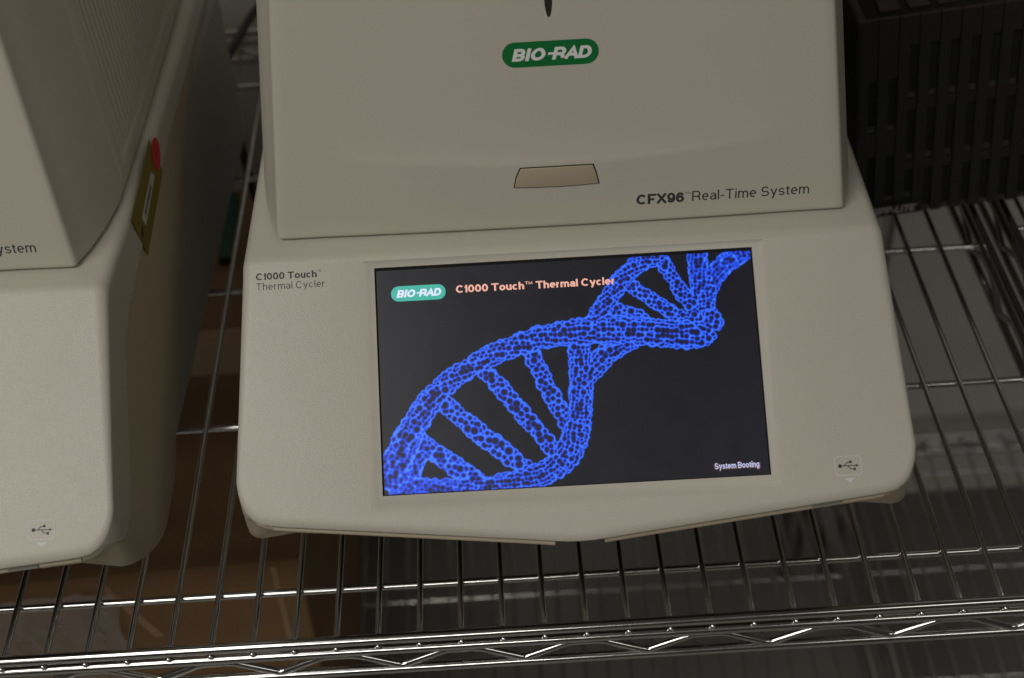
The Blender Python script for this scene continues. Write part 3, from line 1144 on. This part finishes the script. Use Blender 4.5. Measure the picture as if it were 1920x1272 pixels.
rowsA = [(UH - 57.5, UH - 19.1), (UH - 103.5, UH - 65.4), (UH - 146, UH - 111)]
rowsB = [(UH - 80, UH - 41), (UH - 135, UH - 98)]
rowsC = [(UH - 57.5, UH - 19.1), (UH - 103.5, UH - 65.4), (UH - 134, UH - 111)]
mA, mB, mC = (slat_mesh(r, GP - .55) for r in (rowsA, rowsB, rowsC))
for k in range(20):
    me = mB if k < 2 else (mC if k == 2 else mA)
    obj('slat', me, ups, (G0 + (k - 1) * GP + .25 + GP * 0.0, 0.6, 0))
plate = MB().box(G0 - GP * .5, G0 + 2.35 * GP, -0.5, 0.5, 4.5, 13.5)
pl = obj('name_plate', bevelled(plate, 'name_plate', BLACK, .3, 2), ups)
obj('name_lettering', flat_mesh('name_lettering', UPSTXT, lambda x, z, e=0: (x, -0.62 - e, z), texts=[
    text_fit('TRIPP-LITE', G0 - 6.0, G0 + 2.25 * GP, 6.4, 5.4, 0.19, 0.18)]), pl)
top = MB()
for k in range(14):
    top.box(16 + k * 17, 28 + k * 17, 12, UD - 20, UH - 3.4, UH - 1.0)
obj('top_ribs', top.mesh('top_ribs', BLACK), ups)

# ------------------------------------------------------------------ what lies on the lower shelf
ZB = -523 + 7.1
BT = -150.0
box = empty('cardboard_box', (-204, 347, ZB), rz=math.radians(2.0))
tag(box, 'brown cardboard carton taped shut on the lower wire shelf', 'box')
bw, bd, bh = 410, 420, BT - ZB
walls = MB().box(-bw / 2, bw / 2, -bd / 2, bd / 2, 0, bh - 4)
obj('carton', bevelled(walls, 'carton', CARD, 3, 3), box)
for nm, y0, y1 in (('flap', -bd / 2 - 1.5, -1.5), ('flap', 1.5, bd / 2 + 1.5)):
    fl = MB().box(-bw / 2 - 1.5, bw / 2 + 1.5, y0, y1, bh - 3.8, bh)
    obj(nm, bevelled(fl, nm, CARD, 1.6, 3), box)
tp = MB()
tp.box(-bw / 2 - 1, bw / 2 + 1, -26, 26, bh + 0.15, bh + 0.4)
obj('tape', tp.mesh('tape', TAPE), box)
tp = MB()
tp.add([(x, -bd / 2 - o, bh - h) for o in (0.2, 0.6) for x, h in ((70, 8), (76, 8), (104, 70), (97, 70))],
       [(0, 1, 2, 3), (4, 7, 6, 5), (0, 4, 5, 1), (1, 5, 6, 2), (2, 6, 7, 3), (3, 7, 4, 0)])
tp.box(186, 190, -bd / 2 - 0.5, -bd / 2 - 0.2, bh - 190, bh - 6)
obj('tape', tp.mesh('tape', TAPE), box)
# loose, crinkled stretch film hanging over the front of the carton
film_v, film_f = [], []
NX, NZ = 44, 22
for j in range(NZ):
    for i in range(NX):
        x = -110 + 190 * i / (NX - 1)
        s = 130 * j / (NZ - 1)
        w = 1.0 - .25 * math.sin(x * .05)
        y = -bd / 2 - 3.2 - 3.2 * abs(math.sin(x * .11 + .5 * math.sin(s * .09))) * w - random.random() * 1.2
        film_v.append((x + 2 * math.sin(s * .12), y, bh - 12 - s))
for j in range(NZ - 1):
    for i in range(NX - 1):
        a = j * NX + i
        film_f.append((a, a + 1, a + NX + 1, a + NX))
FILM = bpy.data.materials.new('stretch_film')
FILM.use_nodes = True
nt = FILM.node_tree
for n_ in list(nt.nodes):
    nt.nodes.remove(n_)
o_ = nt.nodes.new('ShaderNodeOutputMaterial')
mix = nt.nodes.new('ShaderNodeMixShader')
mix.inputs[0].default_value = 0.30
tr = nt.nodes.new('ShaderNodeBsdfTransparent')
gl = nt.nodes.new('ShaderNodeBsdfGlossy')
gl.inputs['Roughness'].default_value = 0.18
gl.inputs['Color'].default_value = (.8, .8, .8, 1)
nt.links.new(tr.outputs[0], mix.inputs[1])
nt.links.new(gl.outputs[0], mix.inputs[2])
nt.links.new(mix.outputs[0], o_.inputs[0])
obj('stretch_film', mesh_from(film_v, film_f, 'stretch_film', False, FILM), box)

fo = MB().box(-6, 6, -46, 46, 0, 7)
g = obj('green_folder', bevelled(fo, 'green_folder', FOLDER, 1.2, 2), None, (-74, 505, BT + 0.5), (0, 0, math.radians(3)))
tag(g, 'narrow green folder lying on top of the cardboard carton', 'folder')

# ------------------------------------------------------------------ black cable behind the instruments
cb = MB().tube([(20, 545, 62), (-12, 528, 55), (-24, 496, 51), (-30, 470, 50), (-35, 450, 48), (-35.5, 436, 40), (-34, 428, 20), (-33, 425, -10), (-30, 425, -60), (-20, 432, -110), (5, 455, -140), (30, 470, -144)], 3.2, 12)
tag(obj('power_cable', cb.mesh('power_cable', CABLE, True, 60)), 'black power cable drooping through the shelf between the instruments', 'cable')
